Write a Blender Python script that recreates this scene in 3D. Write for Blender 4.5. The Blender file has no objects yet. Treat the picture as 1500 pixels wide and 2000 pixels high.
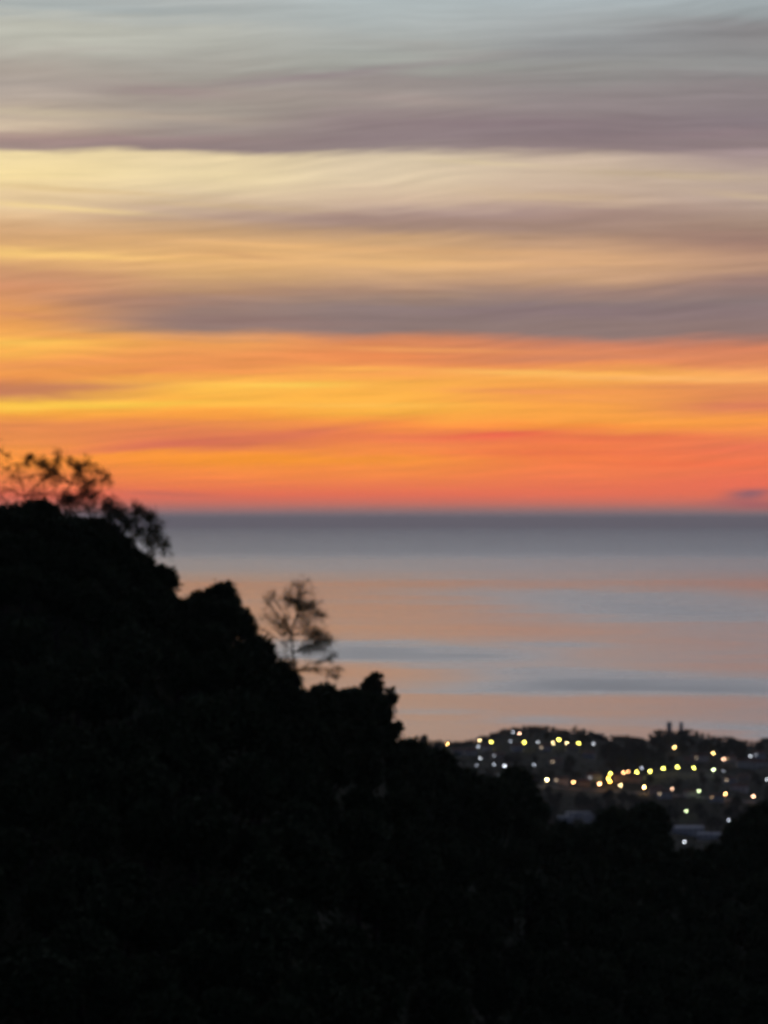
import bpy, math, random
import numpy as np
from mathutils import Vector
random.seed(7); np.random.seed(7)
C = bpy.context.scene
COL = C.collection

# ------------------------------------------------------------------ camera
H = 400.0            # camera stands on a hill 400 m above the sea
F = 8144.0           # focal length in photo pixels (14 degrees tall)
EY = 1014.0          # eye level row of the photo
def srgb(r, g, b, a=1.0):
    f = lambda c: (c/255/12.92 if c/255 <= .04045 else ((c/255+.055)/1.055)**2.4)
    return (f(r), f(g), f(b), a)

cam_d = bpy.data.cameras.new('camera'); cam = bpy.data.objects.new('camera', cam_d); COL.objects.link(cam)
cam.location = (0, 0, H)
cam.rotation_euler = (math.radians(90)+(EY-1000)/F, 0, 0)
cam_d.sensor_fit = 'VERTICAL'; cam_d.sensor_height = 24; cam_d.sensor_width = 18
cam_d.lens = 12/math.tan(math.radians(7))
cam_d.clip_start = .5; cam_d.clip_end = 900000
cam_d.dof.use_dof = True; cam_d.dof.focus_distance = 10.0; cam_d.dof.aperture_fstop = 8.4
C.camera = cam
C.render.engine = 'CYCLES'
C.view_settings.view_transform = 'Standard'; C.view_settings.look = 'None'
C.view_settings.exposure = 0; C.view_settings.gamma = 1
C.cycles.max_bounces = 5; C.cycles.volume_bounces = 0

# ------------------------------------------------------------------ world: after-sunset sky with cloud sheets
W = bpy.data.worlds.new('World'); C.world = W; W.use_nodes = True
T = W.node_tree; T.nodes.clear()
class NB:
    """tiny node builder"""
    def __init__(s, t): s.t = t; s.n = t.nodes; s.l = t.links
    def put(s, inp, v):
        if v is None: return
        if isinstance(v, bpy.types.NodeSocket): s.l.new(v, inp)
        else: inp.default_value = v
    def m(s, op, a, b=None, c=None, clamp=False):
        n = s.n.new('ShaderNodeMath'); n.operation = op; n.use_clamp = clamp
        s.put(n.inputs[0], a); s.put(n.inputs[1], b); s.put(n.inputs[2], c); return n.outputs[0]
    def mix(s, f, a, b, mode='MIX', clampf=True):
        n = s.n.new('ShaderNodeMix'); n.data_type = 'RGBA'; n.blend_type = mode; n.clamp_factor = clampf
        s.put(n.inputs[0], f); s.put(n.inputs[6], a); s.put(n.inputs[7], b); return n.outputs[2]
    def vec(s, x, y, z=0.0):
        n = s.n.new('ShaderNodeCombineXYZ'); s.put(n.inputs[0], x); s.put(n.inputs[1], y); s.put(n.inputs[2], z); return n.outputs[0]
    def sep(s, v):
        n = s.n.new('ShaderNodeSeparateXYZ'); s.put(n.inputs[0], v); return n.outputs
    def noise(s, v, scale=1.0, detail=2.0, rough=.5):
        n = s.n.new('ShaderNodeTexNoise'); s.put(n.inputs['Vector'], v); n.inputs['Scale'].default_value = scale
        n.inputs['Detail'].default_value = detail; n.inputs['Roughness'].default_value = rough; return n.outputs[0]
    def ramp(s, f, stops, interp='LINEAR'):
        n = s.n.new('ShaderNodeValToRGB'); s.put(n.inputs[0], f); r = n.color_ramp; r.interpolation = interp
        while len(r.elements) < len(stops): r.elements.new(.5)
        for e, (p, c) in zip(r.elements, sorted(stops, key=lambda q: q[0])): e.position = p; e.color = c
        return n.outputs[0]
    def smooth(s, v, a, b):
        n = s.n.new('ShaderNodeMapRange'); n.interpolation_type = 'SMOOTHERSTEP'; s.put(n.inputs[0], v)
        n.inputs[1].default_value = a; n.inputs[2].default_value = b; return n.outputs[0]
B = NB(T)
tc = T.nodes.new('ShaderNodeTexCoord')
dx, dy, dz = B.sep(tc.outputs['Generated'])
az = B.m('ARCTAN2', dx, dy)                                   # azimuth, 0 = towards the afterglow
hz = B.m('SQRT', B.m('ADD', B.m('MULTIPLY', dx, dx), B.m('MULTIPLY', dy, dy)))
el = B.m('DIVIDE', dz, B.m('MAXIMUM', hz, .0001))             # tangent of the elevation
U = B.m('MULTIPLY_ADD', az, F/1000, .75)                      # 0..1.5 over ten degrees of azimuth
V = B.m('MULTIPLY_ADD', el, -F/1000, EY/1000)                 # grows downwards, 1.006 at eye level
w1 = B.noise(B.vec(B.m('MULTIPLY', U, 1.3), B.m('MULTIPLY', V, 9)), 1.0, 3, .5)
w2 = B.noise(B.vec(B.m('MULTIPLY', U, 3.2), B.m('MULTIPLY', V, 34), 4.0), 1.0, 3, .55)
sh = B.m('ADD', B.m('MULTIPLY_ADD', U, .05, V), B.m('MULTIPLY', B.noise(B.vec(B.m('MULTIPLY', U, 1.5), B.m('MULTIPLY', V, 5), 7.0), 1.0, 2, .5), .10))   # drifting, slanted cloud fibres
w3 = B.noise(B.vec(B.m('MULTIPLY', U, 5.5), B.m('MULTIPLY', sh, 85), 6.0), 1.0, 5, .62)
wv = B.m('ADD', B.m('MULTIPLY', B.m('SUBTRACT', w1, .5), .034), B.m('ADD', B.m('MULTIPLY', B.m('SUBTRACT', w2, .5), .026), B.m('MULTIPLY', B.m('SUBTRACT', w3, .5), .026)))
calm = B.smooth(V, .99, .90)                                  # the lowest air is even
VW = B.m('MULTIPLY_ADD', wv, calm, V)
COLS = {
 0.0: [(0,(172,178,175)),(50,(184,187,178)),(115,(178,177,166)),(145,(168,152,147)),(180,(172,160,152)),(225,(190,174,155)),(250,(200,180,158)),(272,(176,150,140)),(289,(152,127,127)),(303,(240,217,152)),(345,(248,222,150)),(380,(230,200,142)),(410,(236,203,146)),(445,(212,168,124)),(470,(214,166,116)),(498,(244,196,120)),(528,(210,156,112)),(560,(214,148,108)),(600,(232,158,92)),(640,(240,164,88)),(672,(254,190,84)),(705,(246,168,82)),(738,(240,152,78)),(768,(198,124,92)),(790,(255,196,72)),(812,(250,168,66)),(832,(232,134,76)),(868,(238,138,72)),(892,(255,150,56)),(940,(240,124,72)),(975,(226,112,84)),(1010,(128,108,116))],
 0.4: [(0,(168,176,176)),(60,(176,181,176)),(115,(172,174,167)),(145,(160,150,147)),(180,(158,142,138)),(225,(160,145,140)),(250,(156,138,136)),(272,(146,125,127)),(290,(142,120,124)),(303,(232,210,155)),(345,(236,214,156)),(390,(214,188,144)),(420,(190,160,128)),(445,(196,158,120)),(475,(222,174,120)),(505,(232,180,118)),(540,(214,168,118)),(572,(180,140,112)),(600,(150,120,114)),(645,(148,118,114)),(668,(238,160,88)),(700,(240,152,86)),(728,(242,154,82)),(752,(255,190,78)),(790,(254,176,70)),(812,(250,158,66)),(838,(232,128,76)),(868,(226,116,80)),(892,(255,148,52)),(935,(248,130,66)),(980,(234,106,86)),(1010,(128,108,116))],
 0.75: [(0,(167,180,183)),(60,(168,177,177)),(100,(166,168,165)),(128,(158,154,152)),(148,(150,136,138)),(195,(156,140,139)),(228,(146,126,130)),(270,(138,117,124)),(290,(142,122,126)),(305,(216,196,154)),(350,(222,200,156)),(392,(212,184,145)),(418,(178,150,128)),(442,(166,138,122)),(468,(202,162,122)),(492,(218,172,122)),(515,(226,178,126)),(542,(200,160,122)),(568,(172,138,118)),(600,(144,119,117)),(645,(140,115,115)),(668,(216,136,92)),(700,(238,142,84)),(728,(250,166,84)),(755,(255,180,76)),(805,(255,180,70)),(828,(250,140,64)),(852,(234,116,76)),(892,(252,146,58)),(930,(248,132,66)),(985,(232,102,86)),(1010,(128,108,116))],
 1.12: [(0,(164,177,182)),(45,(163,172,175)),(75,(156,160,160)),(105,(146,146,146)),(128,(142,136,138)),(190,(144,129,134)),(225,(142,124,130)),(265,(134,113,122)),(290,(140,118,124)),(310,(198,176,144)),(350,(208,184,148)),(392,(196,168,136)),(418,(170,142,122)),(455,(168,138,120)),(485,(196,156,124)),(515,(220,172,128)),(545,(194,154,122)),(572,(160,130,118)),(600,(140,116,117)),(648,(142,114,114)),(672,(206,130,98)),(705,(232,142,86)),(730,(255,178,84)),(758,(246,158,78)),(798,(253,165,72)),(822,(254,156,66)),(850,(244,118,72)),(892,(248,124,66)),(935,(244,118,74)),(985,(232,98,84)),(1010,(128,108,116))],
 1.5: [(0,(152,165,170)),(30,(146,156,160)),(52,(130,131,134)),(90,(134,134,136)),(130,(146,146,146)),(165,(136,123,129)),(205,(138,122,129)),(240,(130,112,122)),(285,(140,118,124)),(305,(164,143,130)),(345,(186,164,136)),(395,(184,160,134)),(440,(165,138,122)),(480,(160,126,113)),(512,(190,150,124)),(548,(156,126,118)),(590,(134,112,116)),(650,(142,112,112)),(676,(216,132,96)),(706,(226,138,94)),(736,(250,172,96)),(762,(228,142,86)),(792,(216,124,88)),(816,(255,160,70)),(845,(242,132,76)),(870,(236,112,80)),(902,(242,116,76)),(945,(240,106,80)),(982,(216,96,90)),(1010,(128,108,116))],
}
cols = []
def adj(y, c):
    r, g, b = c
    if y < 660 and g < r and g <= b+6 and r-g < 34: r, g, b = r+3, g+8, b+3     # greyer mauve cloud
    if 295 < y < 430: b += 14; g += 1
    if y < 80: r += 4; b -= 2
    if y > 820: g += 6; b += 4
    return (min(r, 255), g, b)
for u, st in COLS.items():
    st = [q for q in st if q[0] not in (975, 980, 982, 985, 1010, 115, 100, 75, 90)]+[(966, (238,108,80)), (984, (208,109,94)), (995, (168,111,108)), (1007, (132,112,120))]
    st.sort()
    while len(st) > 32:                                    # a ramp holds 32 stops: drop the one its neighbours explain best
        er = []
        for i in range(1, len(st)-1):
            (y0, c0), (y1, c1), (y2, c2) = st[i-1:i+2]; k = (y1-y0)/(y2-y0)
            er.append((sum(abs(p+(r-p)*k-q) for p, q, r in zip(c0, c1, c2)), i))
        st.pop(min(er)[1])
    st = [(y, adj(y, c)) for y, c in st]
    cols.append((u, B.ramp(VW, [(y/1000*.97, srgb(*c)) for y, c in st], 'LINEAR')))
# the ramps read V*0.97
for u, o in cols:
    n = o.node
    n.inputs[0].links[0].from_socket
    l = n.inputs[0].links[0]; T.links.remove(l)
VF = B.m('MULTIPLY', VW, .97)
for u, o in cols: T.links.new(VF, o.node.inputs[0])
sky = cols[0][1]
for k in range(1, len(cols)):
    f = B.n.new('ShaderNodeMapRange'); f.interpolation_type = 'SMOOTHSTEP'
    T.links.new(U, f.inputs[0]); f.inputs[1].default_value = cols[k-1][0]; f.inputs[2].default_value = cols[k][0]
    sky = B.mix(f.outputs[0], sky, cols[k][1])
# single cloud wisps: centre x,y, half length, half height, slope, colour, strength
WISPS = [
 (150,  15, 420, 20, .03,(156,166,168), .6), (120,  75, 330, 32, .02,(190,191,178), .5),
 (840,  95, 160, 14, .10,(164,162,158), .5), (1300, 70, 170, 14, -.05,(134,134,136), .6),
 (640, 145, 260, 9, -.10,(146,130,134), .6), (330, 180, 130, 12, .05,(160,142,140), .7),
 (60,  185, 110, 12, .04,(186,172,160), .7), (90,  222, 220, 9, .03,(206,190,162), .6),
 (20,  247, 130, 10, -.03,(216,196,170), .7),(330, 228, 170, 9, .05,(184,166,152), .5),
 (210, 275, 300, 8, .0,(158,132,132), .5), (800, 195, 140, 9, .06,(164,148,143), .6),
 (960, 240, 300, 12, .0,(134,114,122), .4), (1380, 130, 160, 12, .08,(152,151,149), .5),
 (1000, 180, 90, 7, -.04,(148,138,138), .4), (1400, 262, 140, 8, -.02,(146,126,130), .5),
 (1290, 342, 180, 7, .05,(196,174,144), .6), (1460, 385, 90, 7, .10,(200,176,146), .6),
 (950, 318, 110, 4, .05,(226,206,164), .5), (1080, 385, 180, 12, .07,(212,184,146), .4),
 (140, 372, 220, 5, .06,(216,186,136), .6), (120, 408, 170, 5, .07,(250,220,150), .6),
 (420, 402, 240, 6, .05,(208,180,138), .5), (780, 432, 270, 13, .04,(160,132,120), .7),
 (1180, 420, 180, 12, -.03,(168,138,122), .5),(1390, 462, 180, 14, .02,(158,126,114), .5),
 (240, 440, 180, 6, -.03,(214,176,132), .4), (90,  497, 220, 5, .04,(252,204,124), .7),
 (560, 482, 200, 6, .05,(238,186,124), .7), (900, 492, 240, 7, .03,(218,170,122), .7),
 (700, 512, 260, 7, .02,(234,184,124), .6), (1250, 530, 220, 8, .0,(204,162,128), .5),
 (480, 500, 90, 5, .1,(204,154,110), .5), (140, 545, 180, 10, .03,(196,142,110), .5),
 (260, 590, 220, 18, .03,(166,126,110), .6), (900, 572, 130, 8, -.06,(172,142,120), .5),
 (1100, 610, 500, 16, .0,(134,112,118), .5), (60, 618, 120, 5, .08,(222,146,98), .6),
 (120, 655, 140, 5, .02,(244,166,92), .6), (450, 628, 320, 12, .02,(150,118,114), .5),
 (820, 683, 170, 4, .02,(250,170,96), .5), (1120, 700, 260, 8, -.02,(206,130,98), .5),
 (60, 672, 110, 5, .0,(255,196,92), .6), (100, 712, 220, 9, -.05,(238,150,88), .5),
 (110, 757, 180, 7, -.02,(204,130,92), .8), (330, 722, 220, 6, -.06,(236,146,86), .5),
 (550, 752, 130, 5, .0,(255,204,88), .8), (1020, 728, 170, 5, .02,(255,190,96), .8),
 (1300, 740, 200, 5, .02,(252,180,104), .8), (1350, 757, 160, 5, .01,(228,144,88), .7),
 (1050, 765, 180, 5, .02,(240,150,90), .6), (700, 720, 120, 4, .0,(255,184,84), .5),
 (180, 792, 300, 7, -.02,(255,202,78), .8), (700, 792, 200, 4, .0,(255,190,84), .7),
 (1200, 782, 280, 5, .01,(240,154,84), .5), (1440, 792, 90, 6, .0,(212,120,88), .5),
 (380, 826, 260, 7, .01,(238,142,78), .6), (330, 868, 220, 8, -.08,(220,114,86), .7),
 (560, 852, 150, 9, -.14,(222,118,84), .7), (980, 848, 120, 8, -.05,(236,98,78), .8),
 (1230, 855, 220, 7, .0,(238,116,76), .6), (1100, 885, 320, 7, .0,(236,112,74), .5),
 (500, 900, 280, 9, .0,(255,154,50), .6), (1100, 832, 240, 5, .01,(255,150,64), .6),
 (1350, 905, 200, 8, .0,(244,112,72), .5), (330, 965, 100, 5, .03,(206,110,92), .6),
 (1465, 966, 46, 11, -.10,(146,98,108), .9), (1480, 985, 90, 9, .0,(178,100,102), .7),
]
dist1 = B.m('SUBTRACT', B.noise(B.vec(B.m('MULTIPLY', U, 5), B.m('MULTIPLY', V, 40), 9.0), 1.0, 3, .6), .5)
for cx, cy, rx, ry, sl, colr, st in WISPS:
    a = B.m('MULTIPLY_ADD', U, 1000/rx, -cx/rx)
    b0 = B.m('MULTIPLY_ADD', V, 1000/ry, -cy/ry)
    b = B.m('ADD', B.m('MULTIPLY_ADD', U, -sl*1000/ry, sl*cx/ry), b0)
    b = B.m('MULTIPLY_ADD', B.m('SUBTRACT', w3, .5), 2.6 if cy < 640 else 1.5, B.m('MULTIPLY_ADD', dist1, 1.5, b))
    q = B.m('MULTIPLY_ADD', a, a, B.m('MULTIPLY', b, b))
    g = B.m('EXPONENT', B.m('MULTIPLY', q, -1.0))
    sky = B.mix(B.m('MULTIPLY', g, st if cy < 640 else min(.95, st*1.35)), sky, srgb(*colr))
# fine horizontal fibres
fib = B.noise(B.vec(B.m('MULTIPLY', U, 3.0), B.m('MULTIPLY', sh, 62), 2.0), 1.0, 5, .62)
fib2 = B.m('MULTIPLY_ADD', B.m('SUBTRACT', fib, .5), B.m('MULTIPLY_ADD', calm, .42, .08), 1.0)
sky = B.mix(1.0, sky, B.vec(fib2, fib2, fib2), 'MULTIPLY')
up = B.m('MULTIPLY_ADD', B.smooth(el, .11, .18), 1.0, 1.0)      # extra brightness added to the sky above the view, lifts the sea's reflection
sky = B.mix(1.0, sky, B.vec(up, up, B.m('MULTIPLY', up, B.m('MULTIPLY_ADD', B.smooth(el, .125, .21), .12, 1.0))), 'MULTIPLY')
fine = B.noise(B.vec(B.m('MULTIPLY', U, 4.5), B.m('MULTIPLY', sh, 150), 12.0), 1.0, 4, .65)
fine = B.m('MULTIPLY_ADD', B.m('SUBTRACT', fine, .5), B.m('MULTIPLY', calm, .20), 1.0)
sky = B.mix(1.0, sky, B.vec(fine, fine, fine), 'MULTIPLY')
# the afterglow is a small part of the dome: away from it the sky is deep dusk blue
fe = B.smooth(el, .15, .50)
fa = B.smooth(B.m('ABSOLUTE', az), .18, .75)
dark = B.mix(B.smooth(B.m('ABSOLUTE', az), .8, 2.0), (.13,.135,.17,1), (.024,.036,.070,1))
out = B.mix(B.m('MAXIMUM', fe, fa), sky, dark)
bg = T.nodes.new('ShaderNodeBackground'); T.links.new(out, bg.inputs[0]); bg.inputs[1].default_value = 1.0
wo = T.nodes.new('ShaderNodeOutputWorld'); T.links.new(bg.outputs[0], wo.inputs[0])
W.cycles.sampling_method = 'MANUAL'; W.cycles.sample_map_resolution = 2048

# ------------------------------------------------------------------ materials
def mat(name, build):
    m = bpy.data.materials.new(name); m.use_nodes = True; t = m.node_tree
    p = t.nodes['Principled BSDF']; build(NB(t), p); return m
def varied(c1, c2, scale, rough=.9, spec=.2):
    def f(b, p):
        g = b.n.new('ShaderNodeNewGeometry')
        n = b.noise(g.outputs['Position'], scale, 4, .6)
        b.put(p.inputs['Base Color'], b.mix(b.smooth(n, .35, .65), c1+(1,), c2+(1,)))
        p.inputs['Roughness'].default_value = rough; p.inputs['Specular IOR Level'].default_value = spec
    return f
def leafy(c1, c2):
    def f(b, p):
        g = b.n.new('ShaderNodeNewGeometry'); o = b.n.new('ShaderNodeObjectInfo')
        n = b.noise(g.outputs['Position'], .9, 3, .6)
        k = b.m('ADD', b.m('MULTIPLY', o.outputs['Random'], .5), b.m('MULTIPLY', n, .7), clamp=True)
        b.put(p.inputs['Base Color'], b.mix(k, c1+(1,), c2+(1,)))
        p.inputs['Roughness'].default_value = .7; p.inputs['Specular IOR Level'].default_value = .15
    return f
M = {}
M['leaf'] = mat('dark_foliage', leafy((.030,.045,.016), (.055,.075,.030)))
M['leaf_thin'] = mat('thin_foliage', leafy((.045,.055,.018), (.085,.085,.035)))
M['bark'] = mat('bark', varied((.045,.035,.025), (.08,.065,.05), 2.0))
M['soil'] = mat('wooded_ground', varied((.030,.036,.018), (.055,.055,.030), .08))
M['far_leaf'] = mat('far_foliage', leafy((.030,.045,.020), (.055,.070,.035)))
M['plaster'] = mat('plaster', varied((.60,.58,.55), (.74,.72,.68), .3))
M['plaster_warm'] = mat('ochre_plaster', varied((.48,.38,.28), (.58,.47,.35), .3))
M['tiles'] = mat('roof_tiles', varied((.16,.08,.055), (.24,.13,.09), .6))
M['sheet'] = mat('pale_roof_sheet', varied((.50,.50,.52), (.62,.62,.64), .12, .5))
M['glass'] = mat('window_glass', varied((.02,.022,.025), (.03,.03,.035), 1.0, .1, .5))
M['wood'] = mat('door_wood', varied((.08,.05,.03), (.12,.08,.05), 2.0))
M['steel'] = mat('galvanised_steel', varied((.25,.26,.27), (.35,.36,.37), 2.0, .5))
M['asphalt'] = mat('worn_concrete', varied((.16,.155,.15), (.24,.23,.22), .1))
def emit(name, col, s):
    def f(b, p):
        p.inputs['Base Color'].default_value = (.8,.8,.8,1)
        p.inputs['Emission Color'].default_value = col+(1,); p.inputs['Emission Strength'].default_value = s
    return mat(name, f)

# ------------------------------------------------------------------ helpers
def mesh(name, v, f, m, smooth=False):
    me = bpy.data.meshes.new(name); me.from_pydata([tuple(map(float, q)) for q in v], [], f)
    me.materials.append(m)
    if smooth: me.polygons.foreach_set('use_smooth', [True]*len(me.polygons))
    me.update(); return me
def link(name, data, parent=None, loc=(0,0,0)):
    o = bpy.data.objects.new(name, data); COL.objects.link(o); o.location = loc
    if parent: o.parent = parent
    return o
def tag(o, label=None, cat=None, group=None, kind=None):
    if label: o['label'] = label
    if cat: o['category'] = cat
    if group: o['group'] = group
    if kind: o['kind'] = kind
    return o
class MB:
    def __init__(s): s.v = []; s.f = []
    def add(s, v, f):
        k = len(s.v); s.v += [tuple(q) for q in v]; s.f += [tuple(i+k for i in q) for q in f]
    def box(s, x0, x1, y0, y1, z0, z1):
        s.add([(x0,y0,z0),(x1,y0,z0),(x1,y1,z0),(x0,y1,z0),(x0,y0,z1),(x1,y0,z1),(x1,y1,z1),(x0,y1,z1)],
              [(0,3,2,1),(4,5,6,7),(0,1,5,4),(1,2,6,5),(2,3,7,6),(3,0,4,7)])
    def tube(s, pts, rad, n=6):
        pts = [Vector(p) for p in pts]; rings = []
        for i, p in enumerate(pts):
            t = (pts[min(i+1, len(pts)-1)]-pts[max(i-1, 0)]).normalized()
            a = t.cross(Vector((0,1,.13))).normalized(); b = t.cross(a).normalized(); r = rad[i]
            rings.append([p+a*r*math.cos(2*math.pi*k/n)+b*r*math.sin(2*math.pi*k/n) for k in range(n)])
        v = [q for r in rings for q in r]; f = []
        for i in range(len(pts)-1):
            for k in range(n): f.append((i*n+k, i*n+(k+1)%n, (i+1)*n+(k+1)%n, (i+1)*n+k))
        f.append(tuple(range(n))[::-1]); f.append(tuple((len(pts)-1)*n+k for k in range(n)))
        s.add(v, f)
    def sphere(s, c, rx, rz, n=10, m=6):
        v = [(c[0], c[1], c[2]-rz)]
        for j in range(1, m):
            t = -math.pi/2+math.pi*j/m
            for k in range(n): v.append((c[0]+rx*math.cos(t)*math.cos(2*math.pi*k/n), c[1]+rx*math.cos(t)*math.sin(2*math.pi*k/n), c[2]+rz*math.sin(t)))
        v.append((c[0], c[1], c[2]+rz)); f = []
        for k in range(n): f.append((0, 1+(k+1)%n, 1+k)); f.append((len(v)-1, 1+(m-2)*n+k, 1+(m-2)*n+(k+1)%n))
        for j in range(m-2):
            for k in range(n): f.append((1+j*n+k, 1+j*n+(k+1)%n, 1+(j+1)*n+(k+1)%n, 1+(j+1)*n+k))
        s.add(v, f)
    def mesh(s, name, m, smooth=False): return mesh(name, s.v, s.f, m, smooth)
    def build(s, name, m, parent=None, smooth=False): return link(name, s.mesh(name, m, smooth), parent)
def leaves(centres, size, rng):
    """diamond leaf sprays with random facing; centres (N,3)"""
    n = len(centres); a = rng.normal(size=(n,3)); a /= np.linalg.norm(a, axis=1)[:,None]
    b = rng.normal(size=(n,3)); b -= (b*a).sum(1)[:,None]*a; b /= np.linalg.norm(b, axis=1)[:,None]
    s = (size*rng.uniform(.6, 1.3, n))[:,None]; c = np.asarray(centres)
    v = np.stack([c-a*s, c+b*s*.55, c+a*s, c-b*s*.55], 1).reshape(-1,3)
    f = [(4*i, 4*i+1, 4*i+2, 4*i+3) for i in range(n)]
    return v, f
def at(px, py, d): return Vector(((px-750)/F*d, d, H-(py-EY)/F*d))

# ------------------------------------------------------------------ terrain
OUT = [(-400,930),(-200,975),(0,985),(30,984),(70,972),(95,980),(130,1000),(185,1006),(215,1020),(250,1047),(280,1070),(300,1095),(318,1106),(345,1115),(356,1138),(362,1158),(395,1152),(410,1142),(435,1137),(460,1150),(477,1165),(485,1195),(500,1222),(512,1242),(535,1250),(560,1290),(580,1312),(597,1342),(625,1335),(650,1333),(670,1342),(700,1336),(735,1335),(765,1358),(768,1400),(784,1414),(792,1441),(815,1447),(850,1466),(880,1482),(915,1500),(960,1512),(985,1500),(1010,1494),(1035,1503),(1052,1535),(1066,1582),(1090,1604),(1150,1612),(1168,1588),(1195,1578),(1230,1579),(1270,1563),(1295,1580),(1311,1640),(1345,1656),(1385,1655),(1410,1630),(1440,1600),(1470,1572),(1500,1560),(1700,1500),(2100,1420)]
OX = [a for a, b in OUT]; OY = [b for a, b in OUT]
out_y = lambda px: float(np.interp(px, OX, OY))
# smoothed ground ridge, a tree's height under the canopy line
gx = np.linspace(-400, 2100, 251); gy = np.interp(gx, OX, OY)
ker = np.hanning(15); ker /= ker.sum(); gy = np.convolve(np.pad(gy, 7, 'edge'), ker, 'valid')+95
Dr = lambda px: float(np.interp(px, [-400, 600, 1050, 1500, 2100], [600, 610, 900, 960, 1000]))
TSK = [(600,1452),(790,1446),(900,1452),(925,1447),(960,1435),(985,1427),(1020,1422),(1050,1419),(1080,1424),(1100,1430),(1125,1427),(1150,1430),(1180,1442),(1230,1439),(1262,1446),(1272,1436),(1285,1430),(1345,1429),(1370,1435),(1400,1441),(1430,1444),(1450,1450),(1475,1452),(1492,1444),(1600,1430),(1900,1450)]
tsk = lambda px: float(np.interp(px, [a for a,b in TSK], [b for a,b in TSK]))
def zt(px, d):
    s = tsk(px)+4
    py = np.interp(d, [4500, 4800, 5000, 5150, 5320, 5600, 5900], [1712, 1650, 1603, 1553, 1515, max(1478, s+25), s])
    z = H-(py-EY)/F*d
    if d > 5900:
        z0 = H-(s-EY)/F*5900; z = z0-(d-5900)*.16
    if d < 4500: z = 8.0
    k = min(1, max(0, (d-4600)/400))*min(1, max(0, (5880-d)/200))
    z += k*(3.0*math.sin(px*.021+d*.013)+2.2*math.sin(px*.05-d*.021+1))
    return max(z, -12)
def ground(px, d):
    a = max(-400, min(2100, px)); D = Dr(a); zr = H-(float(np.interp(a, gx, gy))-EY)/F*D
    if d <= D:
        d1 = D*.72; z1 = H-(2200-EY)/F*d1-8; d2 = D*.45; z2 = z1-12
        if d > d1: return z1+(zr-z1)*((d-d1)/(D-d1))
        if d > d2: return z2+(z1-z2)*(d-d2)/(d1-d2)
        if d > 12: return H-1.7-(H-1.7-z2)*((d-12)/(d2-12))**.8
        return H-1.7
    return max(zr-.35*(d-D), zt(a, d))
azs = [(-400+i*2500/300) for i in range(301)]             # fine fan over the view
azang = [math.atan((p-750)/F) for p in azs]
rest = np.linspace(azang[-1], azang[0]+2*math.pi, 60)[1:-1]
allaz = [(a, p) for a, p in zip(azang, azs)]+[(float(a), 2100 if k < 30 else -400) for k, a in enumerate(rest)]
ds = [2, 6, 12, 30, 60, 100, 150, 200, 250, 300, 350]+list(range(380, 1060, 14))+list(range(1100, 4500, 200))+list(range(4500, 6720, 28))
v = []; f = []; NA = len(allaz)
for d in ds:
    for a, p in allaz:
        if a <= azang[-1]: v.append(((p-750)/F*d, d, ground(p, d)))
        else:
            r = d; v.append((math.sin(a)*r, math.cos(a)*r, ground(p, d)))
for i in range(len(ds)-1):
    for k in range(NA): f.append((i*NA+k, i*NA+(k+1)%NA, (i+1)*NA+(k+1)%NA, (i+1)*NA+k))
v.append((0,0,H-1.7)); f += [(len(v)-1, (k+1)%NA, k) for k in range(NA)]
tag(link('terrain', mesh('terrain', v, f, M['soil'], True)), kind='structure')

# ------------------------------------------------------------------ sea
def sea(b, p):
    g = b.n.new('ShaderNodeNewGeometry'); X, Y, Z = b.sep(g.outputs['Position'])
    p.inputs['Base Color'].default_value = (.012,.022,.032,1); p.inputs['IOR'].default_value = 1.5
    # wind-ruffled lanes lie across calmer water; sizes in metres of real sea
    R = b.m('MULTIPLY_ADD', b.smooth(Y, 25000, 36000), .10, .122)
    R = b.m('MULTIPLY_ADD', b.smooth(Y, 36000, 56000), .15, R)
    n0 = b.noise(b.vec(b.m('MULTIPLY', X, 1/2500), b.m('MULTIPLY', Y, 1/1300)), 1.0, 4, .6)
    n1 = b.noise(b.vec(b.m('MULTIPLY', X, 1/700), b.m('MULTIPLY', Y, 1/260), 3.0), 1.0, 4, .6)
    n2 = b.m('SUBTRACT', b.noise(b.vec(b.m('MULTIPLY', X, 1/420), b.m('MULTIPLY', Y, 1/420), 5.0), 1.0, 4, .6), .5)
    wob = b.m('SUBTRACT', n0, .5)
    for px, py, rx, ry, st, tl in SEAP:
        Y0 = H*F/(py-EY); X0 = (px-750)/F*Y0; sx = rx/F*Y0; sy = 1.25*ry*Y0/(py-EY)
        a = b.m('MULTIPLY_ADD', X, 1/sx, -X0/sx); c = b.m('MULTIPLY_ADD', Y, 1/sy, -Y0/sy)
        c = b.m('MULTIPLY_ADD', a, tl, c)
        a = b.m('MULTIPLY_ADD', wob, 1.2, a); c = b.m('MULTIPLY_ADD', n2, 3.2, b.m('MULTIPLY_ADD', wob, 3.0, c))
        q = b.m('MULTIPLY_ADD', a, a, b.m('MULTIPLY', c, c))
        R = b.m('MULTIPLY_ADD', b.m('EXPONENT', b.m('MULTIPLY', q, -1)), st*1.25, R)
    R = b.m('MULTIPLY_ADD', b.m('SUBTRACT', n1, .5), .10, R)
    R = b.m('MULTIPLY_ADD', wob, .08, R, clamp=True)
    b.put(p.inputs['Coat Roughness'], R); p.inputs['Coat Weight'].default_value = 1; p.inputs['Coat IOR'].default_value = 1.9; p.inputs['Roughness'].default_value = .38   # long swell mirrors the low sky, small chop the high sky
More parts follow.
